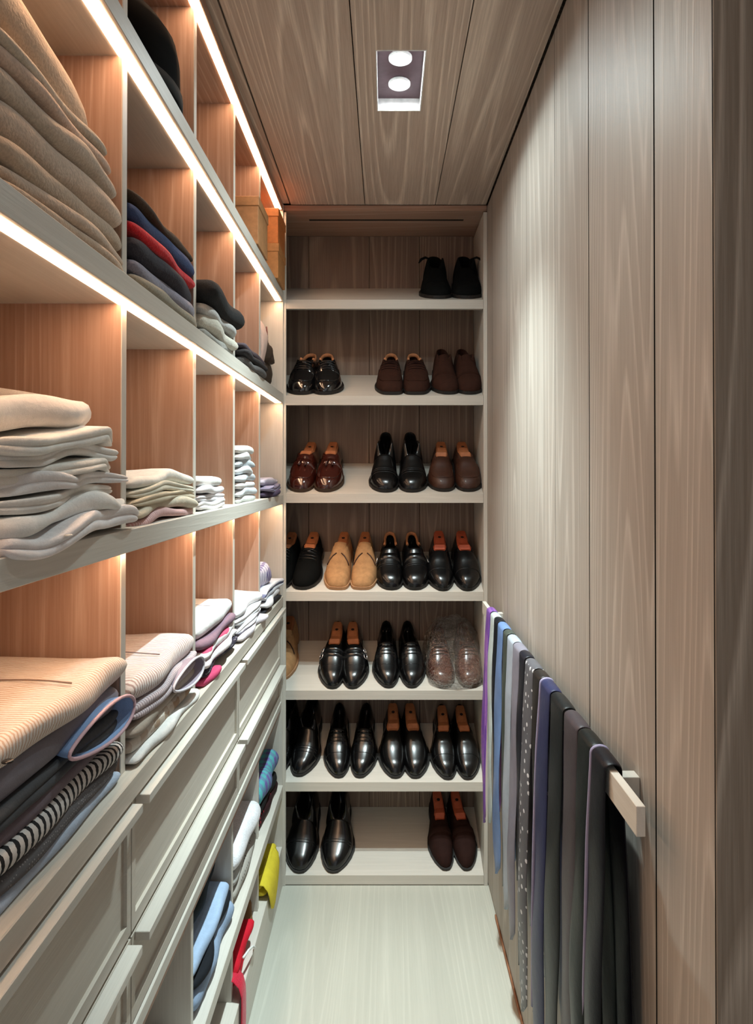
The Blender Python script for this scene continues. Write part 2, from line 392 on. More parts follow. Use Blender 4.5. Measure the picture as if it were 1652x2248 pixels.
HWT = {'round': [(0, 0), (.008, .30), (.03, .54), (.07, .72), (.13, .86), (.21, .97), (.3, 1), (.42, .94), (.55, .79), (.7, .69), (.84, .68), (.92, .60), (.97, .42), (.992, .2), (1, 0)],
       'point': [(0, 0), (.008, .23), (.03, .41), (.07, .57), (.13, .74), (.21, .89), (.31, 1), (.42, .96), (.55, .79), (.7, .68), (.84, .67), (.92, .58), (.97, .42), (.992, .2), (1, 0)],
       'square': [(0, 0), (.006, .42), (.02, .62), (.06, .76), (.13, .88), (.21, .97), (.3, 1), (.42, .95), (.55, .8), (.7, .7), (.84, .68), (.92, .6), (.97, .42), (.992, .2), (1, 0)]}
ST = [0, .004, .012, .025, .045, .075, .11, .15, .2, .25, .3, .35, .4, .44, .47, .49, .505, .525, .56, .62, .69, .76, .83, .89, .935, .965, .985, .996, 1]
class Last:
    def __init__(s, L=.288, W=.100, toe='round', tall=0.0, low=0.0, side=1):
        s.L, s.W, s.toe, s.side = L, W, toe, side
        s.top = [(0, .016), (.012, .026), (.04, .036), (.1, .047), (.2, .054), (.3, .064), (.4, .080), (.5, .098-low)]
        s.col = [(.5, .100-low+tall*.75), (.6, .094-low*.5+tall), (.75, .078+tall), (.9, .082+tall), (1, .088+tall)]
    def hw(s, t): return interp(HWT[s.toe], t)*s.W/2
    def cx(s, t): return s.side*(.007*math.sin(math.pi*min(1, t*1.5))-.004)
    def z0(s, t): return .010 + .014*max(0, min(1, (t-.45)/.3))
    def arch(s, t, a, off=0.0):
        """point on the vamp; a: 0 .. pi from +x to -x"""
        h = interp(s.top, t); c, sn = math.cos(a), math.sin(a); w = s.hw(t); z0 = s.z0(t)
        x = math.copysign(abs(c)**.72, c)*(w+off); z = z0 + (h-z0+off)*abs(sn)**.85
        return (s.cx(t)+x, t*s.L, z)
OPEN = .505
def upper_mesh(l):
    M_ = 20; v = []
    for t in ST:
        w, z0 = l.hw(t), l.z0(t)
        if t <= OPEN:
            for i in range(M_+1): v.append(l.arch(t, math.pi*i/M_))
        else:
            hc = interp(l.col, t); ow = w*.66
            half = []
            for i in range(8):
                k = i/7; half.append((w + (ow-w)*k**1.7 + .10*w*math.sin(math.pi*k)*.6, z0+(hc-z0)*k))
            half += [(max(ow-.004, ow*.7), hc-.002), (max(ow-.006, ow*.6), hc-.02)]
            pts = half + [(0, z0+.012)]
            for x, z in pts: v.append((l.cx(t)+x, t*l.L, z))
            for x, z in reversed(half): v.append((l.cx(t)-x, t*l.L, z))
    return fixn(mesh('upper', v, grid_faces(len(ST), M_+1), True))
def sole_mesh(l, g=1.07):
    v = []
    for t in ST:
        w = l.hw(t)*g + (.002 if 0 < t < 1 else 0); z0 = l.z0(t)+.001
        bz = 0.0 if t < .5 or t > .72 else .012
        y = t*l.L + (-.003 if t < .02 else (.002 if t > .98 else 0))
        for x, z in ((w, z0+.001), (w, bz), (-w, bz), (-w, z0+.001)): v.append((l.cx(t)+x, y, z))
    return fixn(mesh('sole', v, grid_faces(len(ST), 4, True)))
def arc_tube(name, l, t, a0, a1, r=.0013, off=.0008, n=14, curve=0.0):
    return tube_mesh(name, [l.arch(t + curve*math.sin(math.pi*k/n), a0+(a1-a0)*k/n, off) for k in range(n+1)], r, 6)
def band(name, l, t0, t1, a0, a1, off=.004, n=12):
    v = []
    for t in (t0-.004, t0, (t0+t1)/2, t1, t1+.004):
        o = off if t0 <= t <= t1 else -.002
        for k in range(n+1): v.append(l.arch(t, a0+(a1-a0)*k/n, o))
    return fixn(mesh(name, v, grid_faces(5, n+1), True))
def tree_mesh(l, rise=.006):
    v = []; ts = [.515, .53, .58, .66, .74, .82, .88, .915, .925]
    for i, t in enumerate(ts):
        k = 1.0 if 0 < i < len(ts)-1 else .8
        ow = l.hw(t)*.62*k; hc = interp(l.col, t)
        zt = hc + rise + (.012 if t > .72 else 0)*1.0 - (.010 if t < .56 else 0)
        for x, z in ((ow, .03), (ow, zt-.008), (ow*.75, zt), (-ow*.75, zt), (-ow, zt-.008), (-ow, .03)): v.append((l.cx(t)+x, t*l.L, z))
    f = grid_faces(len(ts), 6, True) + [tuple(range(6)), tuple(range(len(v)-6, len(v)))]
    return fixn(mesh('shoe_tree', v, f, False))
def tongue_mesh(l, h=.03):
    v = []; n = 8
    for j in range(5):
        k = j/4; t = .47+.07*k; w = l.hw(.47)*(.62-.12*k*k); z = interp(l.top, .5)-.006+h*k
        for i in range(n+1):
            u = i/n*2-1; v.append((l.cx(t)+w*u, t*l.L+.012*u*u*k, z-.012*u*u))
    return mesh('tongue', v, grid_faces(5, n+1), True)
PI = math.pi
_sc = {}
def shoe_parts(style, side):
    key = (style, side)
    if key in _sc: return _sc[key]
    S = STY[style]; l = Last(S.get('L', .288), S.get('W', .100), S.get('toe', 'round'), S.get('tall', 0), S.get('low', 0), side)
    P = []  # (name, mesh, material, children)
    up = LM[S['mat']]
    P.append(('upper', upper_mesh(l), up)); P.append(('sole', sole_mesh(l, S.get('welt', 1.07)), SOLE[S.get('sole', 'black')]))
    def add(n, me, m): P.append((n, me, m))
    lac = LM['black'] if S['mat'] in ('black', 'patent', 'blacksuede') else LM['dkbrown']
    for d in S['det']:
        if d == 'cap': add('toe_cap_seam', arc_tube('toe_cap_seam', l, .23, .12, PI-.12, .0012), up)
        if d == 'crease':
            for t in (.27, .30): add('crease', arc_tube('crease', l, t, .5, PI-.5, .0012, .0004), up)
        if d == 'lace':
            for t in (.36, .40, .44, .475): add('lace', arc_tube('lace', l, t, PI*.33, PI*.67, .0017, .002, 8), lac)
            add('lace_knot', tube_mesh('lace_knot', [(l.cx(.45)+x, .45*l.L-.004+abs(x)*.2, interp(l.top, .45)+.006-abs(x)*.35) for x in (-.022, -.012, -.004, .004, .012, .022)], [.0014, .003, .0035, .0035, .003, .0014], 6), lac)
            add('facing', band('facing', l, .33, .495, PI*.24, PI*.42, .002), up); add('facing', band('facing', l, .33, .495, PI*.58, PI*.76, .002), up)
        if d == 'tongue': add('tongue', tongue_mesh(l, .026), up)
        if d == 'apron':
            pts = [l.arch(t, a, .001) for t, a in ((.46, .62), (.36, .66), (.27, .72), (.19, .82), (.13, 1.0), (.105, 1.3), (.10, PI/2), (.105, PI-1.3), (.13, PI-1.0), (.19, PI-.82), (.27, PI-.72), (.36, PI-.66), (.46, PI-.62))]
            add('apron_seam', tube_mesh('apron_seam', pts, .0016, 6), up)
        if d == 'strap': add('strap', band('strap', l, .385, .44, .15, PI-.15, .004), up)
        if d == 'saddle': add('strap', band('strap', l, .36, .43, .1, PI-.1, .003), up)
        if d == 'tassel':
            for sx in (-1, 1): add('tassel', tube_mesh('tassel', [(l.cx(.4)+sx*.004, .41*l.L, .088), (l.cx(.4)+sx*.009, .36*l.L, .086), (l.cx(.4)+sx*.014, .30*l.L, .076)], [.002, .004, .006], 7), up)
        if d == 'monk':
            for t in (.36, .44):
                add('strap', band('strap', l, t-.022, t+.022, .12, PI-.3, .004), up)
                a_ = .80 if side > 0 else PI-.80
                add('buckle', tube_mesh('buckle', [l.arch(t+dt, a_+da, .0068) for dt, da in ((-.030, -.17), (-.030, .17), (.030, .17), (.030, -.17))], .0019, 6, True), METAL)
        if d == 'buckle':
            a_ = .42 if side > 0 else PI-.42
            add('buckle', tube_mesh('buckle', [l.arch(.42+dt, a_+da, .0085) for dt, da in ((-.040, -.20), (-.040, .20), (.040, .20), (.040, -.20))], .0026, 6, True), METAL)
        if d in ('tree', 'redtree'):
            m = TREE if d == 'tree' else TREER
            add('shoe_tree', tree_mesh(l, S.get('rise', .006)), m)
            hc = interp(l.col, .80)+S.get('rise', .006)+.012
            add('finger_hole', tube_mesh('finger_hole', [(l.cx(.8), .775*l.L, hc-.004), (l.cx(.8), .775*l.L, hc+.0006)], .0065, 14), HOLE)
        if d == 'lining':
            pts = [(l.cx(t)+sx*l.hw(t)*.60, t*l.L, interp(l.col, t)-.001) for t, sx in ((.62, 1), (.74, 1), (.86, 1), (.94, .9), (.965, .45), (.97, 0), (.965, -.45), (.94, -.9), (.86, -1), (.74, -1), (.62, -1))]
            add('heel_lining', tube_mesh('heel_lining', pts, .0048, 7, flat=1.8), LINING)
        if d == 'bow':
            sx = side
            pts = [(l.cx(.6)+sx*l.hw(.6)*.45, .58*l.L, .128), (l.cx(.6)+sx*.042, .57*l.L-.01, .136), (l.cx(.6)+sx*.058, .56*l.L-.015, .130), (l.cx(.6)+sx*.068, .56*l.L-.018, .116)]
            add('bow_tab', tube_mesh('bow_tab', pts, [.005, .009, .009, .004], 8, flat=.5), up)
        if d == 'vlace':
            for sx in (-1, 1): add('lace', tube_mesh('lace', [l.arch(t, PI/2-sx*a, .002) for t, a in ((.43, .10), (.40, .34), (.36, .62), (.32, .86))], .0024, 6), LM['brownlea'])
    _sc[key] = P
    return P
STY = {
 'bootie': dict(mat='blacksuede', det=['bow', 'cap'], tall=.04, W=.118, L=.265),
 'blackderby': dict(mat='patent', det=['lace', 'apron', 'lining'], W=.112, welt=1.10, L=.285),
 'brownsq': dict(mat='brownsuede', det=['lace', 'lining', 'apron'], toe='square', W=.106, sole='black', L=.285),
 'brownboot': dict(mat='brownsuede', det=['tongue', 'crease'], W=.104, tall=.02, L=.285),
 'tassel': dict(mat='burgundy', det=['apron', 'saddle', 'tassel', 'tree'], W=.104, L=.287, sole='brown'),
 'blackboot': dict(mat='black', det=['crease', 'cap'], W=.108, tall=.05, L=.285),
 'brownloaf': dict(mat='brownlea', det=['apron', 'tree'], W=.103, low=.012, L=.285),
 'blacksuede': dict(mat='blacksuede', det=['lace', 'tree'], W=.104, L=.29),
 'tanchukka': dict(mat='tan', det=['vlace', 'tongue', 'tree'], W=.100, sole='tan', toe='square', L=.29),
 'buckled': dict(mat='black', det=['crease', 'saddle', 'buckle', 'lining'], W=.103, L=.295),
 'oxford': dict(mat='black', det=['cap', 'redtree'], toe='point', W=.106, L=.30, low=.01, rise=.010),
 'monk': dict(mat='black', det=['monk', 'cap', 'tree'], toe='point', W=.104, L=.30, low=.01, rise=.006),
 'plainblack': dict(mat='black', det=['lace', 'cap'], toe='point', W=.100, L=.30),
 'bagged': dict(mat='chest', det=['lace', 'cap'], W=.10, L=.29, sole='brown'),
 'dressboot': dict(mat='black', det=['cap', 'crease'], toe='point', W=.106, tall=.04, L=.30),
 'treeblack': dict(mat='black', det=['tree'], toe='point', W=.102, L=.30, low=.012, rise=.012, welt=1.12),
 'slimblack': dict(mat='black', det=['cap', 'tree'], toe='point', W=.098, L=.30, low=.010),
 'tallboot': dict(mat='black', det=['crease'], toe='point', W=.122, tall=.07, L=.305),
 'slimbrown': dict(mat='dkbrown', det=['redtree', 'saddle'], toe='point', W=.092, L=.295, low=.014, rise=.008),
}
def put_shoe(style, side, row, px, yaw, label, back=.012):
    X = (px-845)*.0018*(YB+back)/YB
    z = SHT[row]+math.tan(SLOPE)*back
    e = empty('shoe', (X, YB+.001+back, z+.0012)); e.rotation_mode = 'ZYX'; e.rotation_euler = (SLOPE, 0, R(yaw)); e.scale = (1.05, 1.05, 1.05)
    tag(e, label, 'shoe', 'shoes on the sloping rack')
    for n, me, m in shoe_parts(style, side):
        o = link(n, me, m, e)
    return e
ROWN = ['top', 'second', 'third', 'fourth', 'fifth', 'sixth', 'bottom']
def pair(style, row, pa, pb, ya, yb, desc, back=.012, backb=None):
    shelf = ('the %s shelf' % ROWN[row]) if row in (0, 6) else 'the %s shelf down' % ROWN[row]
    put_shoe(style, -1, row, pa, ya, 'left-hand shoe of the %s on %s' % (desc, shelf), back)
    put_shoe(style, 1, row, pb, yb, 'right-hand shoe of the %s on %s' % (desc, shelf), back if backb is None else backb)
# yaw > 0 turns the toe to the right (+x)
pair('bootie', 0, 962, 1026, 2, -2, 'black high-cut pair with bows', .018)
pair('blackderby', 1, 656, 715, -4, 2, 'shiny black lace-up pair', .012)
pair('brownsq', 1, 857, 914, 0, 0, 'square-toed brown suede pair', .012)
pair('brownboot', 1, 984, 1034, 3, 2, 'round-toed brown suede pair', .016)
pair('tassel', 2, 655, 714, -5, -4, 'burgundy tasselled loafers', .012)
pair('blackboot', 2, 844, 906, 0, 0, 'black ankle boots', .010)
pair('brownloaf', 2, 972, 1031, -1, 1, 'matt brown loafers', .016)
pair('blacksuede', 3, 606, 663, -6, -6, 'black suede pair', .012)
pair('tanchukka', 3, 738, 795, -3, -2, 'tan suede pair', .012)
pair('buckled', 3, 857, 913, 1, 1, 'black pair with silver side buckles', .010)
pair('oxford', 3, 970, 1028, 0, 0, 'polished black pair with red shoe trees', .004)
put_shoe('tanchukka', 1, 4, 612, -4, 'lone tan suede shoe half hidden at the left of the fifth shelf', .055)
pair('monk', 4, 727, 776, -1, 2, 'black double-buckle pair', .008)
pair('plainblack', 4, 851, 906, 2, 2, 'plain black lace-up pair', .012)
pair('bagged', 4, 972, 1034, 2, 1, 'chestnut pair wrapped in clear plastic', .012)
pair('dressboot', 5, 600, 657, -7, -7, 'black round-toed pair at far left', .024)
pair('plainblack', 5, 742, 791, 3, -4, 'black lace-up pair left of centre', .018)
pair('treeblack', 5, 866, 914, 2, 3, 'black pair with bright wooden shoe trees', .016)
pair('slimblack', 5, 980, 1028, 1, 1, 'slim black pair at the right', .010)
pair('tallboot', 6, 655, 733, -3, -3, 'large black boots', .008)
pair('slimbrown', 6, 976, 1026, 4, 5, 'slim dark brown slippers', .018)

# clear plastic bag round the chestnut pair
pm, nt, b = nodemat('clear_plastic_film')
tr_ = N(nt, 'ShaderNodeBsdfTransparent'); gl = N(nt, 'ShaderNodeBsdfGlossy'); gl.inputs['Roughness'].default_value = .06
lw = N(nt, 'ShaderNodeLayerWeight'); lw.inputs['Blend'].default_value = .35
nz = N(nt, 'ShaderNodeTexNoise'); setin(nz, Scale=55.0, Detail=3.0, Distortion=1.2); tcn = N(nt, 'ShaderNodeTexCoord'); nt.links.new(tcn.outputs['Object'], nz.inputs['Vector'])
bpn = N(nt, 'ShaderNodeBump'); setin(bpn, Strength=1.0, Distance=.02); nt.links.new(nz.outputs['Fac'], bpn.inputs['Height']); nt.links.new(bpn.outputs[0], gl.inputs['Normal']); nt.links.new(bpn.outputs[0], lw.inputs['Normal'])
mxs = N(nt, 'ShaderNodeMixShader'); fcl = math_n(nt, 'MULTIPLY_ADD', lw.outputs['Facing'], vb=.55); nt.nodes[-1].inputs[2].default_value = .15
nt.links.new(fcl, mxs.inputs[0]); nt.links.new(tr_.outputs[0], mxs.inputs[1]); nt.links.new(gl.outputs[0], mxs.inputs[2])
nt.links.new(mxs.outputs[0], nt.nodes['Material Output'].inputs[0])
wb = Wob(5, 30, 90, 10); v = []; rj = random.Random(4)
for i in range(45):
    t = i/44; L_ = .315; hw = .118*(1-(2*t-1)**6)**.5*(1+.03*math.sin(t*20)); h = .060+.080*min(1, t*1.6)*(1 if t < .95 else .7)
    for k in range(56):
        a = 2*PI*k/56; c, s_ = math.cos(a), math.sin(a)
        x = math.copysign(abs(c)**.6, c)*hw; z = .005 + (h if s_ > 0 else .004)*abs(s_)**.7*(1 if s_ > 0 else -1)
        w_ = (wb(x*1.3+z, t*L_+z)*.007 + rj.uniform(-.0035, .0035)) if s_ > 0.05 else 0
        v.append((x*(1+w_*3), -.012+t*L_+(rj.uniform(-.002, .002) if s_ > 0 else 0), max(.0008, z+w_)))
bag = link('plastic_bag', mesh('plastic_bag', v, grid_faces(45, 56, True), False), pm, None, ((1003-845)*.0018, YB+.014, SHT[4]+.006)); bag.rotation_mode = 'ZYX'; bag.rotation_euler = (SLOPE, 0, R(1.5))
tag(bag, 'crinkled clear plastic bag around the chestnut shoes', 'bag')

# ------------------------------------------------------------------ folded clothes
def slab_mesh(name, d, w, t, lobes=1, seed=0, wr=.003, fv=.006, dz=None, ny=26, soft=.9, r_end=8):
    """folded cloth: local x <= 0 is depth (0 = folded edge facing the aisle), y width, z thickness"""
    w1, w2, w3 = Wob(seed*7+1, 8, 40), Wob(seed*7+2, 6, 30), Wob(seed*7+3, 10, 45)
    prof = []
    r = min(t/lobes/2, .03)*soft
    for k in range(6): prof.append((-d + (d-r)*(k/6)**.7, 0.0))
    for j in range(lobes):
        rr = r*(1-.25*((j*37+seed*13) % 5)/5)
        for k in range(7):
            a = -PI/2 + PI*(k+.5)/7
            prof.append((-r + rr*math.cos(a), (j + .5 + .5*math.sin(a))/lobes))
    for k in range(8): prof.append((-r - (d-r)*((k+.3)/7.3)**1.3, 1.0))
    v = []
    for i in range(ny+1):
        u = i/ny*2-1; u = math.copysign(abs(u)**.8, u); e = max(0.0, 1-abs(u)**r_end)**.5; y = u*w/2
        for (x, zf) in prof:
            xx = x - (1-e)*.012; front = max(0, 1+x/.10)
            fr = fv*w2(zf*t*1.5+seed, y*1.2)*front
            z = t*.5 + (zf-.5)*t*(.12+.88*e)
            z += wr*w1(x, y)*(.35+.65*zf) + wr*.7*w3(zf*.02, y)*front
            if dz: z += dz(xx, y)
            v.append((xx+fr, y, z))
    return fixn(mesh(name, v, grid_faces(ny+1, len(prof), True) + [tuple(range(len(prof)))[::-1], tuple(range(ny*len(prof), (ny+1)*len(prof)))], True))
def garment(name, label, cat, y0, y1, xf, z, t, mat, d=.30, lobes=1, seed=0, group=None, **kw):
    o = link(name, slab_mesh(name, d, y1-y0, t, lobes, seed, **kw), mat, None, (xf, (y0+y1)/2, z))
    return tag(o, label, cat, group)
GRP = {1: 'beige blanket stack', 2: 'sweaters stacked with the red one', 3: 'sweaters under the black roll', 4: 'small dark sweater pile', 5: 'tall white shirt stack', 6: 'cream shirt stack',
       7: 'small four-shirt pile', 8: 'narrow tall T-shirt pile', 9: 'lavender shelf-end pile', 11: 'near counter pile', 12: 'second counter pile', 13: 'third counter pile', 14: 'fourth counter pile',
       15: 'counter end pile', 16: 'jeans and trousers under the drawers', 17: 'towels under the drawers', 18: 'shorts under the drawers'}
def stack(base, ya, yb, xf, items, seed=0, **kw):
    """items from the bottom: (name, label, cat, thickness, material, overrides)"""
    z = base+.0008; out = []
    for i, (n, lab, cat, t, m, ov) in enumerate(items):
        k = dict(kw); k.update(ov)
        a, b2, x = k.pop('ya', ya), k.pop('yb', yb), k.pop('xf', xf)
        zz = k.pop('z', z)
        out.append(garment(n, lab, cat, a, b2, x, zz, t, m, seed=seed*31+i, group=GRP[seed], **k)); z = zz+t*.97
    return out
def ring_collar(o, cx, cy, z, rx, ry, h, mat, inner, lean=.012, tilt=0.0):
    """shirt collar: an upright curved band, open at the front"""
    n = 22
    for nm, m, dr in (('collar', mat, 0.0), ('collar_lining', inner, -.004)):
        v = []
        for i in range(n+1):
            a = -PI*.92 + 2*PI*.92*i/n
            for j in range(4):
                k = j/3; q = 1 + (lean*k/ry) + dr/ry
                v.append((cx + rx*q*math.cos(a), cy + ry*q*math.sin(a), z + h*k*(1-.25*math.cos(a)) + tilt*math.cos(a)))
        link(nm, mesh(nm, v, grid_faces(n+1, 4), True), m, o)
def loop_collar(o, x, cy, cz, ry, rz, rim, inner):
    """buttoned collar seen from the aisle: a flattened loop with its lining visible inside"""
    n = 30; e = lambda a, k=1.0: (cy + ry*k*math.cos(a), cz + rz*k*(math.sin(a) + .35*math.sin(2*a)*.5))
    link('collar', tube_mesh('collar', [(x + .006*math.cos(2*PI*i/n), *e(2*PI*i/n)) for i in range(n)], .0026, 8, True), rim, o)
    v = []
    for k, dx in ((1.0, 0.0), (.97, -.012), (.88, -.03), (.6, -.044), (.0, -.048)):
        for i in range(n):
            a = 2*PI*i/n; v.append((x + dx + .006*math.cos(a)*k, *e(a, k)))
    link('collar_lining', mesh('collar_lining', v, grid_faces(5, n, True), True), inner, o)
def lathe_button(o, x, y, z, m, r=.005):
    link('button', revolve('button', [(0, .002), (r*.8, .002), (r, .001), (r, 0)], 12), m, o, (x, y, z))

# colours
BEI = [(.52, .40, .295), (.56, .445, .345), (.50, .40, .30), (.59, .465, .36), (.51, .42, .33), (.57, .42, .325), (.53, .445, .345), (.58, .445, .325)]
kn = lambda c: cloth(c, .95, 'knit')
WHT, CRM = (.74, .72, .68), (.66, .62, .53)
# --- row 2, bay A : beige blankets
bt = [.017, .020, .034, .047, .036, .022, .020, .075]
be = [1.055, 1.055, 1.055, 1.055, 1.045, 1.035, 1.02, 1.005]
ords = ['lowest', 'second from the bottom', 'third from the bottom', 'fourth from the bottom', 'fourth from the top', 'third from the top', 'second from the top']
items = []
for i in range(8):
    lab = 'beige knitted blanket, %s of the beige stack' % ords[i] if i < 7 else 'thick puffy camel blanket on top of the beige stack'
    items.append(('folded_blanket', lab, 'blanket', bt[i], kn(BEI[i]), dict(yb=be[i], xf=-.405-.003*i-(.012 if i == 7 else 0), **(dict(dz=lambda x, y: .012-.16*y) if i == 7 else {}))))
stack(S3, .700, 1.055, -.405, items, 1, d=.34, wr=.003, fv=.005, ny=40, dz=lambda x, y: .005*math.sin(y*9+1)-.003)
# --- row 2, bay B : sweaters
DK = (.022, .022, .027)
stack(S3, 1.085, 1.452, -.408, [
 ('folded_sweater', 'olive beige sweater at the bottom of the stack with the red one', 'sweater', .022, kn((.30, .27, .205)), dict(xf=-.402)),
 ('folded_sweater', 'lavender grey sweater under the charcoal one', 'sweater', .030, kn((.24, .23, .29)), {}),
 ('folded_sweater', 'charcoal sweater directly below the red one', 'sweater', .040, kn((.045, .042, .052)), {}),
 ('folded_sweater', 'bright red folded sweater', 'sweater', .022, kn((.62, .015, .022)), dict(xf=-.411)),
 ('folded_sweater', 'navy blue sweater lying on the red one', 'sweater', .036, kn((.045, .065, .145)), dict(xf=-.412)),
 ('folded_sweater', 'dark brown sweater on top of the navy one', 'sweater', .020, kn((.060, .038, .025)), dict(xf=-.416))], 2, d=.32, wr=.004, fv=.007, ny=34)
# --- row 2, bay C
stack(S3, 1.485, 1.835, -.404, [
 ('folded_sweater', 'flat grey sweater lowest in the pile beside the navy stack', 'sweater', .016, kn((.27, .27, .25)), dict(yb=1.80)),
 ('folded_sweater', 'pale cream ribbed sweater under the black roll', 'sweater', .036, kn((.52, .50, .43)), dict(yb=1.79, xf=-.398)),
 ('folded_sweater', 'light grey sweater between cream sweater and black roll', 'sweater', .026, kn((.42, .42, .41)), dict(yb=1.80, xf=-.400)),
 ('rolled_sweater', 'black rolled sweater overhanging the lit shelf edge', 'sweater', .055, kn((.020, .020, .021)), dict(xf=-.380))], 3, d=.30, wr=.005, fv=.008)
stack(S3, 1.865, 2.21, -.404, [
 ('folded_sweater', 'mid grey sweater, lowest of the small dark pile', 'sweater', .022, kn((.13, .125, .125)), dict(xf=-.392)),
 ('folded_sweater', 'black sweater in the middle of the small dark pile', 'sweater', .022, kn((.035, .032, .034)), dict(xf=-.388)),
 ('folded_sweater', 'plum grey sweater on top of the small dark pile', 'sweater', .020, kn((.085, .068, .082)), dict(xf=-.396))], 4, d=.30, wr=.004)
# --- row 2, bay E : brown soft bag and pale cloth
bg = empty('handbag', (-.468, 2.42, S3)); tag(bg, 'slouchy dark brown bag with thin strap at the shelf end', 'bag')
bm_ = plain('brown_bag_leather', (.050, .034, .024), .6)
def blob(name, rx, ry, rz, seed, amp, z0=0.0, n=20, m=26):
    w_ = Wob(seed, 20, 95); v = []
    for i in range(n+1):
        p = -PI/2 + PI*i/n
        for j in range(m):
            a = 2*PI*j/m; c = math.cos(p); q = 1 + amp*w_(math.cos(a)*c*.15+p*.03, math.sin(a)*c*.15)
            v.append((rx*c*math.cos(a)*q, ry*c*math.sin(a)*q, max(z0, rz*math.sin(p)*q + rz)))
    return fixn(mesh(name, v, grid_faces(n+1, m, True), True))
link('body', blob('body', .055, .12, .06, 3, .22, .0), bm_, bg, (-.01, 0, 0))
link('flap', blob('flap', .048, .09, .05, 8, .26, .0), bm_, bg, (.004, .01, .075))
link('strap', tube_mesh('strap', [(.02, -.03, .15), (.03, -.01, .18), (.035, .01, .155), (.03, .03, .20), (.025, .045, .235)], .003, 7), plain('dark_red_strap', (.10, .02, .02), .5), bg)
garment('folded_scarf', 'pale pink scarf draped behind the brown bag', 'scarf', 2.262, 2.36, -.420, S3, .235, cloth((.62, .46, .40), .85), d=.10, seed=71, wr=.010, fv=.012)

# --- top row : hat, boxes
ht = empty('hat', (-.562, 1.275, S2)); tag(ht, 'round black felt hat on the highest shelf', 'hat')
felt = plain('black_felt', (.003, .003, .003), .95, spec=.05)
link('brim', revolve('brim', [(.10, .012), (.165, .004), (.172, .0015), (.165, .0), (.10, .006)], 40, .95, 1.02), felt, ht)
link('crown', revolve('crown', [(.148, .004), (.154, .05), (.153, .10), (.146, .135), (.125, .165), (.08, .182), (0, .187)], 40, 1.02, 1.08), felt, ht)
link('hat_band', revolve('hat_band', [(.1535, .008), (.1585, .010), (.1590, .036), (.1545, .038)], 40, 1.02, 1.08), plain('black_ribbon', (.005, .005, .005), .95), ht)
def carton(x0, x1, y0, y1, z, h, col, label):
    e = empty('storage_box', ((x0+x1)/2, (y0+y1)/2, z)); tag(e, label, 'box', 'boxes on the highest shelf')
    m = plain('carton_%d' % len(bpy.data.materials), col, .6); ml = plain('carton_%d' % len(bpy.data.materials), tuple(c*1.06 for c in col), .6)
    a, b2 = (x1-x0)/2, (y1-y0)/2
    link('body', boxes_mesh('body', [(-a+.003, a-.003, -b2+.003, b2-.003, 0.0008, h-.006)], .001), m, e)
    link('lid', boxes_mesh('lid', [(-a, a, -b2, b2, h-.030, h)], .0015), ml, e)
carton(-.68, -.392, 2.045, 2.215, S2, .150, (.40, .20, .085), 'light cardboard lidded box on the highest shelf')
carton(-.66, -.388, 2.405, 2.575, S2, .128, (.50, .24, .085), 'lower of two stacked orange-brown boxes on the highest shelf')
carton(-.66, -.388, 2.405, 2.575, S2+.1284, .128, (.58, .21, .06), 'upper orange box under the ceiling light strip')

# --- row 3 : white shirts
sh = lambda c, **k: cloth(c, .85, 'plain', wrinkle=.6, **k)
wl = ['lowest', 'second from the bottom', 'third from the bottom', 'fourth from the bottom', 'fifth from the bottom', 'third from the top', 'second from the top']
items = []
tt = [.026, .022, .018, .018, .018, .018, .022, .042]
wc = [(.82, .79, .79), (.82, .81, .78), (.79, .77, .73), (.79, .76, .75), (.76, .73, .67), (.78, .76, .73), (.80, .78, .73), (.82, .76, .70)]
we = [1.06, 1.055, 1.03, 1.03, 1.025, 1.02, 1.03, 1.00]
xx = [-.388, -.396, -.408, -.406, -.408, -.410, -.404, -.425]
for i in range(8):
    items.append(('folded_shirt', 'white crumpled shirt, %s of the tall white stack' % wl[i] if i < 7 else 'soft ivory shirt with raised collar crowning the tall white stack', 'shirt', tt[i], sh(wc[i]), dict(yb=we[i], xf=xx[i], lobes=2 if i not in (1, 7) else 1)))
st = stack(S4, .695, 1.05, -.405, items, 5, d=.30, wr=.0065, fv=.014, ny=46, dz=lambda x, y: .010*math.sin(y*11+.6))
ring_collar(st[7], -.09, .06, .030, .06, .085, .030, sh((.74, .70, .64)), sh((.70, .66, .60)), .016)
lathe_button(st[0], .006, -.08, .012, plain('ivory_button', (.7, .68, .62), .3)); 
stack(S4, 1.085, 1.445, -.408, [
 ('folded_shirt', 'pink checked shirt at the bottom of the cream stack', 'shirt', .016, cloth((.55, .30, .30), .85, 'stripe', (.66, .50, .48), 160, 1), {}),
 ('folded_shirt', 'cream shirt just above the pink checked one', 'shirt', .018, sh((.60, .55, .44)), {}),
 ('folded_shirt', 'sand coloured shirt in the middle of the cream stack', 'shirt', .017, sh((.56, .49, .37)), dict(lobes=2)),
 ('folded_shirt', 'ivory shirt second from the top of the cream stack', 'shirt', .016, sh((.60, .57, .47)), dict(lobes=2)),
 ('folded_shirt', 'smooth white shirt on top of the cream stack', 'shirt', .022, sh((.76, .75, .70)), dict(xf=-.414))], 6, d=.30, wr=.004, fv=.008, dz=lambda x, y: .012*math.cos(y*8)-.008)
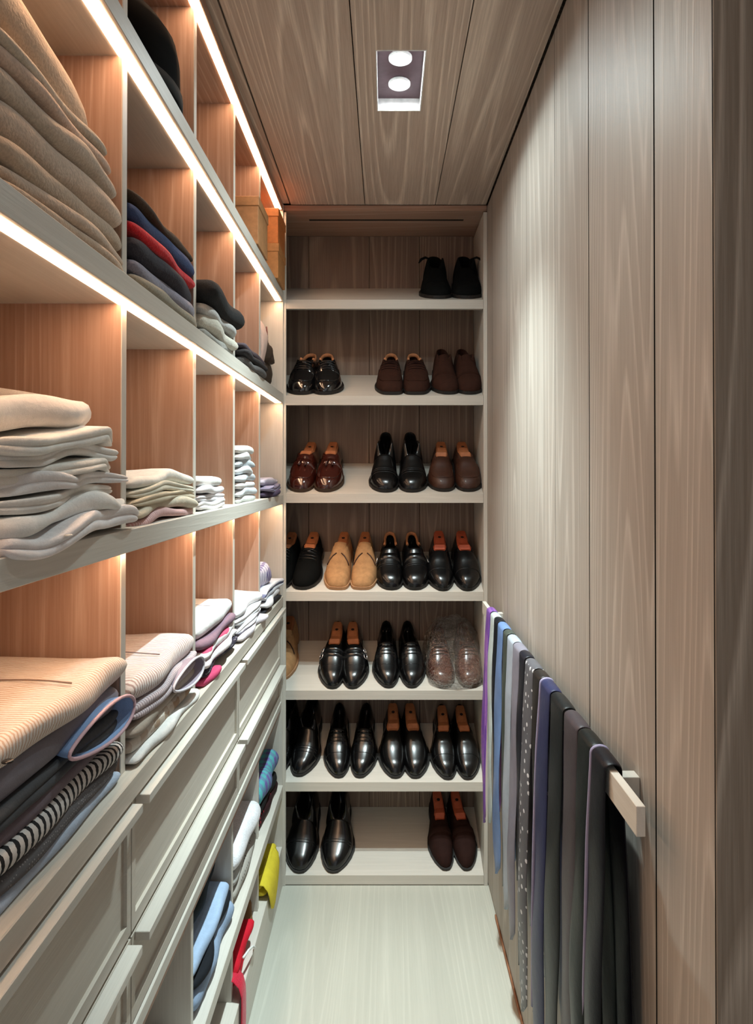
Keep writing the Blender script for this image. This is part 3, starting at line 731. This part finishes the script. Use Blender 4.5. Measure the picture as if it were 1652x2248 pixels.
stack(S4, 1.485, 1.715, -.412, [
 ('folded_shirt', 'white shirt, lowest of the small four-shirt pile', 'shirt', .020, sh((.72, .71, .72)), dict(lobes=2)),
 ('folded_shirt', 'white shirt, second lowest of the small four-shirt pile', 'shirt', .018, sh((.70, .69, .72)), dict(lobes=2)),
 ('folded_shirt', 'white shirt, second highest of the small four-shirt pile', 'shirt', .018, sh((.72, .70, .72)), {}),
 ('folded_shirt', 'clean white shirt topping the small four-shirt pile', 'shirt', .024, sh((.76, .76, .74)), dict(xf=-.418))], 7, d=.28, wr=.004, fv=.007)
pal = [(.68, .70, .70), (.62, .66, .70), (.72, .72, .72), (.58, .62, .66), (.66, .68, .70), (.52, .58, .62), (.70, .72, .72), (.74, .74, .72)]
nt_ = ['bottom', 'second', 'third', 'fourth', 'fifth', 'sixth', 'seventh', 'topmost']
stack(S4, 1.868, 2.12, -.412, [('folded_tshirt', 'pale blue-white T-shirt, %s counted upward in the narrow tall pile' % nt_[i], 'T-shirt', .0215, cloth(pal[i], .85, 'plain', wrinkle=.5), dict(xf=-.412+.003*(i % 2), yb=2.13-.006*i)) for i in range(8)], 8, d=.28, wr=.003, fv=.006, dz=lambda x, y: -.010*(y*8)**2*.5)
stack(S4, 2.245, 2.575, -.402, [
 ('folded_shirt', 'deep violet shirt under the lavender ones at the shelf end', 'shirt', .020, sh((.09, .07, .12)), {}),
 ('folded_shirt', 'slate lavender shirt in the middle of the shelf-end pile', 'shirt', .022, sh((.27, .25, .36)), dict(xf=-.394, lobes=2)),
 ('folded_shirt', 'light lavender shirt topping the shelf-end pile', 'shirt', .026, sh((.52, .50, .60)), dict(xf=-.410))], 9, d=.28, wr=.005, fv=.012)

# --- row 4 (on the counter)
OR = cloth((.70, .66, .62), .85, 'stripe', (.54, .40, .31), 165, 1, wrinkle=.15)
GR = (.085, .083, .090)
stA = stack(CT, .695, 1.05, -.408, [
 ('folded_shirt', 'pale blue shirt at the bottom of the pile under the orange-striped shirt', 'shirt', .020, sh((.42, .50, .62)), dict(xf=-.412)),
 ('folded_shirt', 'dark grey knitted shirt second from the bottom', 'shirt', .022, cloth((.12, .115, .12), .9, 'dots', (.28, .27, .27), 220), dict(xf=-.414)),
 ('folded_shirt', 'black and white striped shirt in the dark pile', 'shirt', .030, cloth((.62, .60, .58), .85, 'stripe', (.02, .02, .022), 75, 1, wrinkle=.2), dict(xf=-.408)),
 ('folded_shirt', 'mauve grey shirt above the black and white stripes', 'shirt', .022, sh((.16, .13, .15)), dict(xf=-.416)),
 ('folded_shirt', 'charcoal shirt in the middle of the dark pile', 'shirt', .026, sh((.075, .078, .085)), dict(lobes=2, xf=-.414)),
 ('folded_shirt', 'slate shirt with a pink-edged collar lined in blue', 'shirt', .044, sh((.20, .19, .22)), dict(xf=-.412)),
 ('folded_shirt', 'large orange pin-striped shirt topping the near counter pile', 'shirt', .040, OR, dict(xf=-.404, yb=1.058))], 11, d=.34, wr=.003, fv=.006, ny=44, dz=lambda x, y: .06*max(0, -x-.05)*.25-.02*max(0, -y)*.6)
loop_collar(stA[5], .012, .075, .004, .095, .026, cloth((.62, .42, .47), .85), cloth((.26, .38, .62), .85))
link('placket', tube_mesh('placket', [(-.02-.03*k, .02, .0412+.002*math.sin(k)+.0045*k*.3) for k in range(9)], .0012, 6), cloth((.30, .22, .18), .9), stA[6])
lathe_button(stA[6], .002, -.17, .018, plain('black_button', (.01, .01, .01), .3), .006)
PE = cloth((.70, .67, .66), .85, 'stripe', (.42, .32, .30), 120, 1, wrinkle=.2)
stB = stack(CT, 1.085, 1.450, -.406, [
 ('folded_shirt', 'white shirt spilling out at the bottom of the peach-striped pile', 'shirt', .018, sh((.66, .65, .63)), dict(xf=-.400, yb=1.455)),
 ('folded_shirt', 'tan checked shirt above the lowest white shirt', 'shirt', .026, cloth((.62, .58, .52), .85, 'check', (.36, .25, .17), 18, 1), dict(yb=1.40)),
 ('folded_shirt', 'taupe shirt in the middle of the peach-striped pile', 'shirt', .026, sh((.36, .31, .26)), {}),
 ('folded_shirt', 'mauve striped shirt with open collar under the peach one', 'shirt', .030, cloth((.50, .45, .47), .85, 'stripe', (.30, .24, .27), 140, 1), dict(lobes=2)),
 ('folded_shirt', 'peach and white striped shirt topping the second counter pile', 'shirt', .042, PE, dict(xf=-.408))], 12, d=.33, wr=.004, fv=.008, ny=36, dz=lambda x, y: .05*max(0, -x-.06)*.3)
loop_collar(stB[3], .010, .075, .006, .085, .024, cloth((.62, .58, .62), .85), cloth((.30, .25, .30), .85))
link('placket', tube_mesh('placket', [(-.02-.03*k, -.01, .0428+.0006*k+.0045*k*.3) for k in range(9)], .0012, 6), cloth((.30, .24, .24), .9), stB[4])
stC = stack(CT, 1.485, 1.835, -.406, [
 ('folded_shirt', 'raspberry shirt at the bottom of the third counter pile', 'shirt', .018, sh((.50, .06, .14)), dict(xf=-.398, yb=1.62)),
 ('folded_shirt', 'black dotted shirt near the bottom of the third counter pile', 'shirt', .020, cloth((.035, .03, .045), .85, 'dots', (.5, .45, .5), 120), {}),
 ('folded_shirt', 'white pink-dotted shirt in the third counter pile', 'shirt', .020, cloth((.70, .66, .68), .85, 'dots', (.50, .30, .40), 130), dict(xf=-.400)),
 ('folded_shirt', 'red and white striped shirt in the third counter pile', 'shirt', .022, cloth((.70, .67, .67), .85, 'stripe', (.45, .07, .14), 40, 2), {}),
 ('folded_shirt', 'plum shirt directly under the bright white one', 'shirt', .024, sh((.20, .13, .17)), {}),
 ('folded_shirt', 'bright white boxy shirt topping the third counter pile', 'shirt', .042, sh((.80, .80, .80)), dict(xf=-.412))], 13, d=.33, wr=.003, fv=.008, dz=lambda x, y: .06*max(0, -x-.06)*.25)
link('placket', tube_mesh('placket', [(-.02-.03*k, .03, .0425+.0006*k+.004*k*.3) for k in range(9)], .001, 6), cloth((.40, .38, .40), .9), stC[5])
stack(CT, 1.868, 2.215, -.404, [
 ('folded_shirt', 'white shirt with fine mauve dots at the bottom of the fourth counter pile', 'shirt', .022, cloth((.68, .64, .68), .85, 'dots', (.42, .36, .44), 140), dict(xf=-.396)),
 ('folded_shirt', 'grey striped white shirt above the mauve dotted one', 'shirt', .022, cloth((.68, .67, .70), .85, 'stripe', (.24, .23, .28), 30, 2), dict(lobes=2)),
 ('folded_shirt', 'white shirt with grey trim second from top in the fourth pile', 'shirt', .022, sh((.68, .68, .70)), dict(lobes=2)),
 ('folded_shirt', 'plain white shirt topping the fourth counter pile', 'shirt', .030, sh((.76, .76, .78)), dict(xf=-.414))], 14, d=.32, wr=.004, fv=.010, dz=lambda x, y: .05*max(0, -x-.06)*.25)
stack(CT, 2.245, 2.575, -.402, [
 ('folded_shirt', 'black shirt at the bottom of the counter end pile', 'shirt', .018, sh((.025, .025, .03)), {}),
 ('folded_shirt', 'white shirt low in the counter end pile', 'shirt', .026, sh((.70, .71, .74)), dict(xf=-.396)),
 ('folded_shirt', 'blue and white striped shirt in the counter end pile', 'shirt', .034, cloth((.66, .68, .74), .85, 'stripe', (.16, .18, .30), 45, 2), dict(lobes=2)),
 ('folded_shirt', 'lilac gingham shirt topping the counter end pile', 'shirt', .075, cloth((.72, .70, .80), .85, 'check', (.16, .13, .30), 45, 1), dict(xf=-.418, yb=2.48, ya=2.26))], 15, d=.24, wr=.006, fv=.012)

# --- below the drawers
stack(S6, 1.482, 1.835, -.418, [
 ('folded_jeans', 'light blue jeans at the bottom of the pile under the drawers', 'jeans', .062, cloth((.30, .40, .56), .9, 'plain', wrinkle=.6), dict(xf=-.412)),
 ('folded_trousers', 'thin black trousers between two pairs of light jeans', 'trousers', .022, sh((.010, .012, .016)), {}),
 ('folded_jeans', 'faded blue jeans lying over the thin black trousers', 'jeans', .030, cloth((.36, .48, .66), .9, 'plain', wrinkle=.5), dict(yb=1.825)),
 ('folded_trousers', 'black trousers heaped on the faded jeans', 'trousers', .085, sh((.006, .010, .012)), dict(xf=-.455))], 16, d=.30, wr=.005, fv=.008)
stack(S6, 1.872, 2.212, -.414, [
 ('folded_towel', 'grey patterned cloth beneath the white roll', 'towel', .045, cloth((.40, .38, .34), .9, 'dots', (.12, .11, .10), 70), dict(xf=-.420)),
 ('folded_towel', 'grey folded cloth just below the white roll', 'towel', .040, sh((.42, .42, .40)), dict(xf=-.424)),
 ('rolled_towel', 'bright white rolled towel below the drawers', 'towel', .062, cloth((.80, .80, .84), .9, 'knit'), dict(xf=-.408))], 17, d=.26, wr=.004, fv=.006)
stack(S6, 2.245, 2.575, -.416, [
 ('folded_shorts', 'dark red and black patterned shorts under the teal plaid ones', 'shorts', .050, cloth((.035, .012, .014), .85, 'dots', (.42, .03, .05), 50), dict(xf=-.410)),
 ('folded_shorts', 'black shorts between red-black and teal plaid shorts', 'shorts', .030, sh((.012, .012, .012)), {}),
 ('folded_shorts', 'teal and purple plaid shorts topping the far low pile', 'shorts', .080, cloth((.10, .42, .44), .85, 'check', (.16, .12, .36), 30, 1), dict(xf=-.412))], 18, d=.26, wr=.006, fv=.008)
# bottom compartment: red garment with strap, yellow cloth, brown cloth
def ribbon(name, pts, w, t, mat, parent=None, loc=(0, 0, 0), wob=0.0, seed=0):
    """flat strip following pts, width along y"""
    q = Wob(seed+40, 20, 60); v = []
    for i, p in enumerate(pts):
        a = Vector(pts[min(i+1, len(pts)-1)]) - Vector(pts[max(i-1, 0)]); nrm = Vector((a.z, 0, -a.x))
        if nrm.length < 1e-6: nrm = Vector((0, 0, 1))
        nrm.normalize(); ww = w[i] if isinstance(w, list) else w
        for k in range(12):
            an = 2*PI*k/12; c = math.cos(an); s_ = math.sin(an)
            u = math.copysign(abs(c)**.5, c)
            b0 = Vector(p) + Vector((0, u*ww/2, 0)) + nrm*(s_*t/2 + wob*q(i*.03, u*.05))
            v.append(b0)
    f = grid_faces(len(pts), 12, True) + [tuple(range(12))[::-1], tuple(range(len(v)-12, len(v)))]
    return link(name, fixn(mesh(name, v, f, True)), mat, parent, loc)
rg = empty('red_garment', (-.42, 1.97, S7)); tag(rg, 'bright red garment with dangling strap in the bottom compartment', 'clothes')
red = cloth((.62, .012, .03), .8, 'plain', wrinkle=.7)
link('body', slab_mesh('body', .24, .21, .085, 2, 91, .008, .016), red, rg, (.004, .0, .0008))
ribbon('strap', [(-.03, -.10, .060), (.000, -.105, .055), (.016, -.108, .040), (.0235, -.11, .015), (.0245, -.112, -.01), (.0245, -.114, -.06), (.025, -.116, -.11), (.025, -.118, -.145)], .055, .006, cloth((.58, .02, .05), .85, 'knit'), rg, (0, 0, 0), .001, 3)
link('white_trim', tube_mesh('white_trim', [(.012, -.06, .07), (.020, -.02, .064), (.024, .02, .046), (.024, .05, .02), (.018, .07, .004)], .0035, 7), cloth((.8, .8, .78), .85), rg)
yg = empty('yellow_garment', (-.42, 2.40, S7)); tag(yg, 'yellow cloth spilling over the plinth at the far end', 'clothes')
yel = cloth((.74, .60, .045), .8, 'plain', wrinkle=.7)
link('body', slab_mesh('body', .20, .26, .060, 2, 95, .008, .014), yel, yg, (.006, 0, .0008))
ribbon('hem', [(-.02, -.02, .058), (.006, -.02, .055), (.020, -.02, .036), (.0245, -.02, .010), (.025, -.025, -.02), (.025, -.03, -.05), (.025, -.035, -.075)], [.24, .24, .235, .22, .18, .13, .04], .006, yel, yg, (0, 0, 0), .003, 6)
garment('folded_shawl', 'brown shawl between the red and yellow garments', 'shawl', 2.10, 2.21, -.428, S7, .055, cloth((.22, .11, .045), .85), d=.22, seed=97, wr=.006, fv=.010)

# ------------------------------------------------------------------ neckties folded over the rail
def necktie(label, yc, w, zf, zb, mat, out=0.0, back=.0, seed=0, width_bot=None, tilt=0.0, tip=True, edge=None):
    q = Wob(seed+300, 6, 22); q2 = Wob(seed+500, 3, 10); v = []
    path = []
    xf, xb, zt = .3585-.0125, .3585+.0125, 1.158
    n1 = 34
    for i in range(n1): k = i/n1; path.append((xf - out*math.sin(min(1, (1-k)*1.4)*PI/2), zf+(zt-.004-zf)*k, 1-k))
    for i in range(9): a = PI - PI*i/8; path.append((.3585+.0125*math.cos(a), zt+.001+.0085*math.sin(a), 0))
    n2 = 26
    for i in range(1, n2+1): k = i/n2; path.append((xb + back*math.sin(min(1, k*1.4)*PI/2), zt-.004+(zb-zt)*k, k))
    wb_ = width_bot or w*1.12
    for i, (x, z, k) in enumerate(path):
        ww = w + (wb_-w)*k
        L_ = (zt-zf) if i < n1 else (zt-zb)
        tail = k*L_; rem = L_-tail
        if tip and rem < .045: ww *= max(.06, rem/.045)
        front = i < n1+4
        a = path[min(i+1, len(path)-1)]; b0 = path[max(i-1, 0)]
        nx, nz = -(a[1]-b0[1]), (a[0]-b0[0]); ln = math.hypot(nx, nz) or 1; nx, nz = nx/ln, nz/ln
        for j in range(18):
            an = 2*PI*j/18; c, s_ = math.cos(an), math.sin(an); u = math.copysign(abs(c)**.6, c)
            th = (.0030 if 9 > j else .0026)
            bulge = (.0055*(1-u*u) + .0030*q(u*.09, z))*min(1, k*5+.15) * (1 if front else .3)
            v.append((x + nx*(s_*th) - bulge, yc + u*ww/2 + tilt*k + .004*q2(z, x)*k, z + nz*s_*th))
    f = grid_faces(len(path), 18, True) + [tuple(range(18))[::-1], tuple(range(len(v)-18, len(v)))]
    cx = Vector((.3585, yc, zt)); v = [Vector(p)-cx for p in v]
    o = link('necktie', fixn(mesh('necktie', v, f, True)), mat, None, cx)
    if edge:
        pts = [Vector((x - .0035*min(1, k*6), yc + (w + (wb_-w)*k)*.46 + tilt*k + .004*q2(z, x)*k, z)) - cx for (x, z, k) in path[4:n1+9]]
        link('pale_edge', tube_mesh('pale_edge', pts, .0042, 7), edge, o)
    return tag(o, label, 'tie', 'neckties over the wall rail')
silk = lambda c, **k: cloth(c, .36, wrinkle=.15, **k)
T = [  # label, y, width, front end z, back end z, material, out, back
 ('black silk necktie with lavender edge, nearest the bare end of the rail', 1.075, .072, .34, .42, silk((.006, .006, .010)), .010, .018),
 ('dark green-black necktie, second nearest the bare rail end', 1.150, .074, .36, .40, silk((.007, .010, .010)), .014, .016),
 ('brownish grey silk necktie with pale sheen between two dark ties', 1.235, .088, .34, .42, silk((.055, .045, .052)), .004, .014),
 ('wide near-black olive necktie beside the brownish grey one', 1.335, .096, .33, .42, silk((.010, .012, .013)), .012, .016),
 ('navy necktie with pale lilac edge', 1.430, .084, .35, .42, silk((.026, .030, .080)), .016, .014),
 ('dark umber necktie between the navy and dotted ties', 1.510, .060, .40, .42, silk((.018, .015, .014)), .002, .012),
 ('grey necktie with small white polka dots', 1.590, .086, .335, .42, silk((.10, .098, .11), kind='dots', col2=(.62, .62, .64), freq=45, axis=0), .015, .012),
 ('black narrow necktie behind the polka-dot one', 1.672, .060, .39, .42, silk((.012, .012, .018)), .004, .012),
 ('mid grey necktie with a violet cast', 1.745, .076, .40, .44, silk((.19, .18, .22)), .012, .012),
 ('pale silver-blue necktie hanging mid-rail', 1.830, .080, .42, .44, silk((.32, .36, .42)), .010, .010),
 ('thin dark moss necktie between silver-blue and sky-blue ties', 1.905, .048, .44, .46, silk((.055, .065, .055)), .002, .010),
 ('sky blue necktie with sheen', 1.985, .088, .43, .46, silk((.13, .21, .40)), .012, .010),
 ('black necktie just before the mint one', 2.065, .056, .52, .50, silk((.010, .012, .016)), .004, .010),
 ('light mint grey necktie near the shoe rack', 2.135, .066, .50, .50, silk((.44, .50, .50)), .008, .010),
 ('purple patterned necktie, closest to the shoe rack', 2.215, .066, .46, .50, silk((.32, .14, .42), kind='check', col2=(.12, .05, .28), freq=70), .014, .010)]
for i, (lab, y, w, zf, zb, m, out, bk) in enumerate(T):
    necktie(lab, y, w, zf, zb, m, out, bk, i, tilt=random.Random(i).uniform(-.008, .008), edge=silk((.30, .28, .42)) if i in (0, 4) else None)
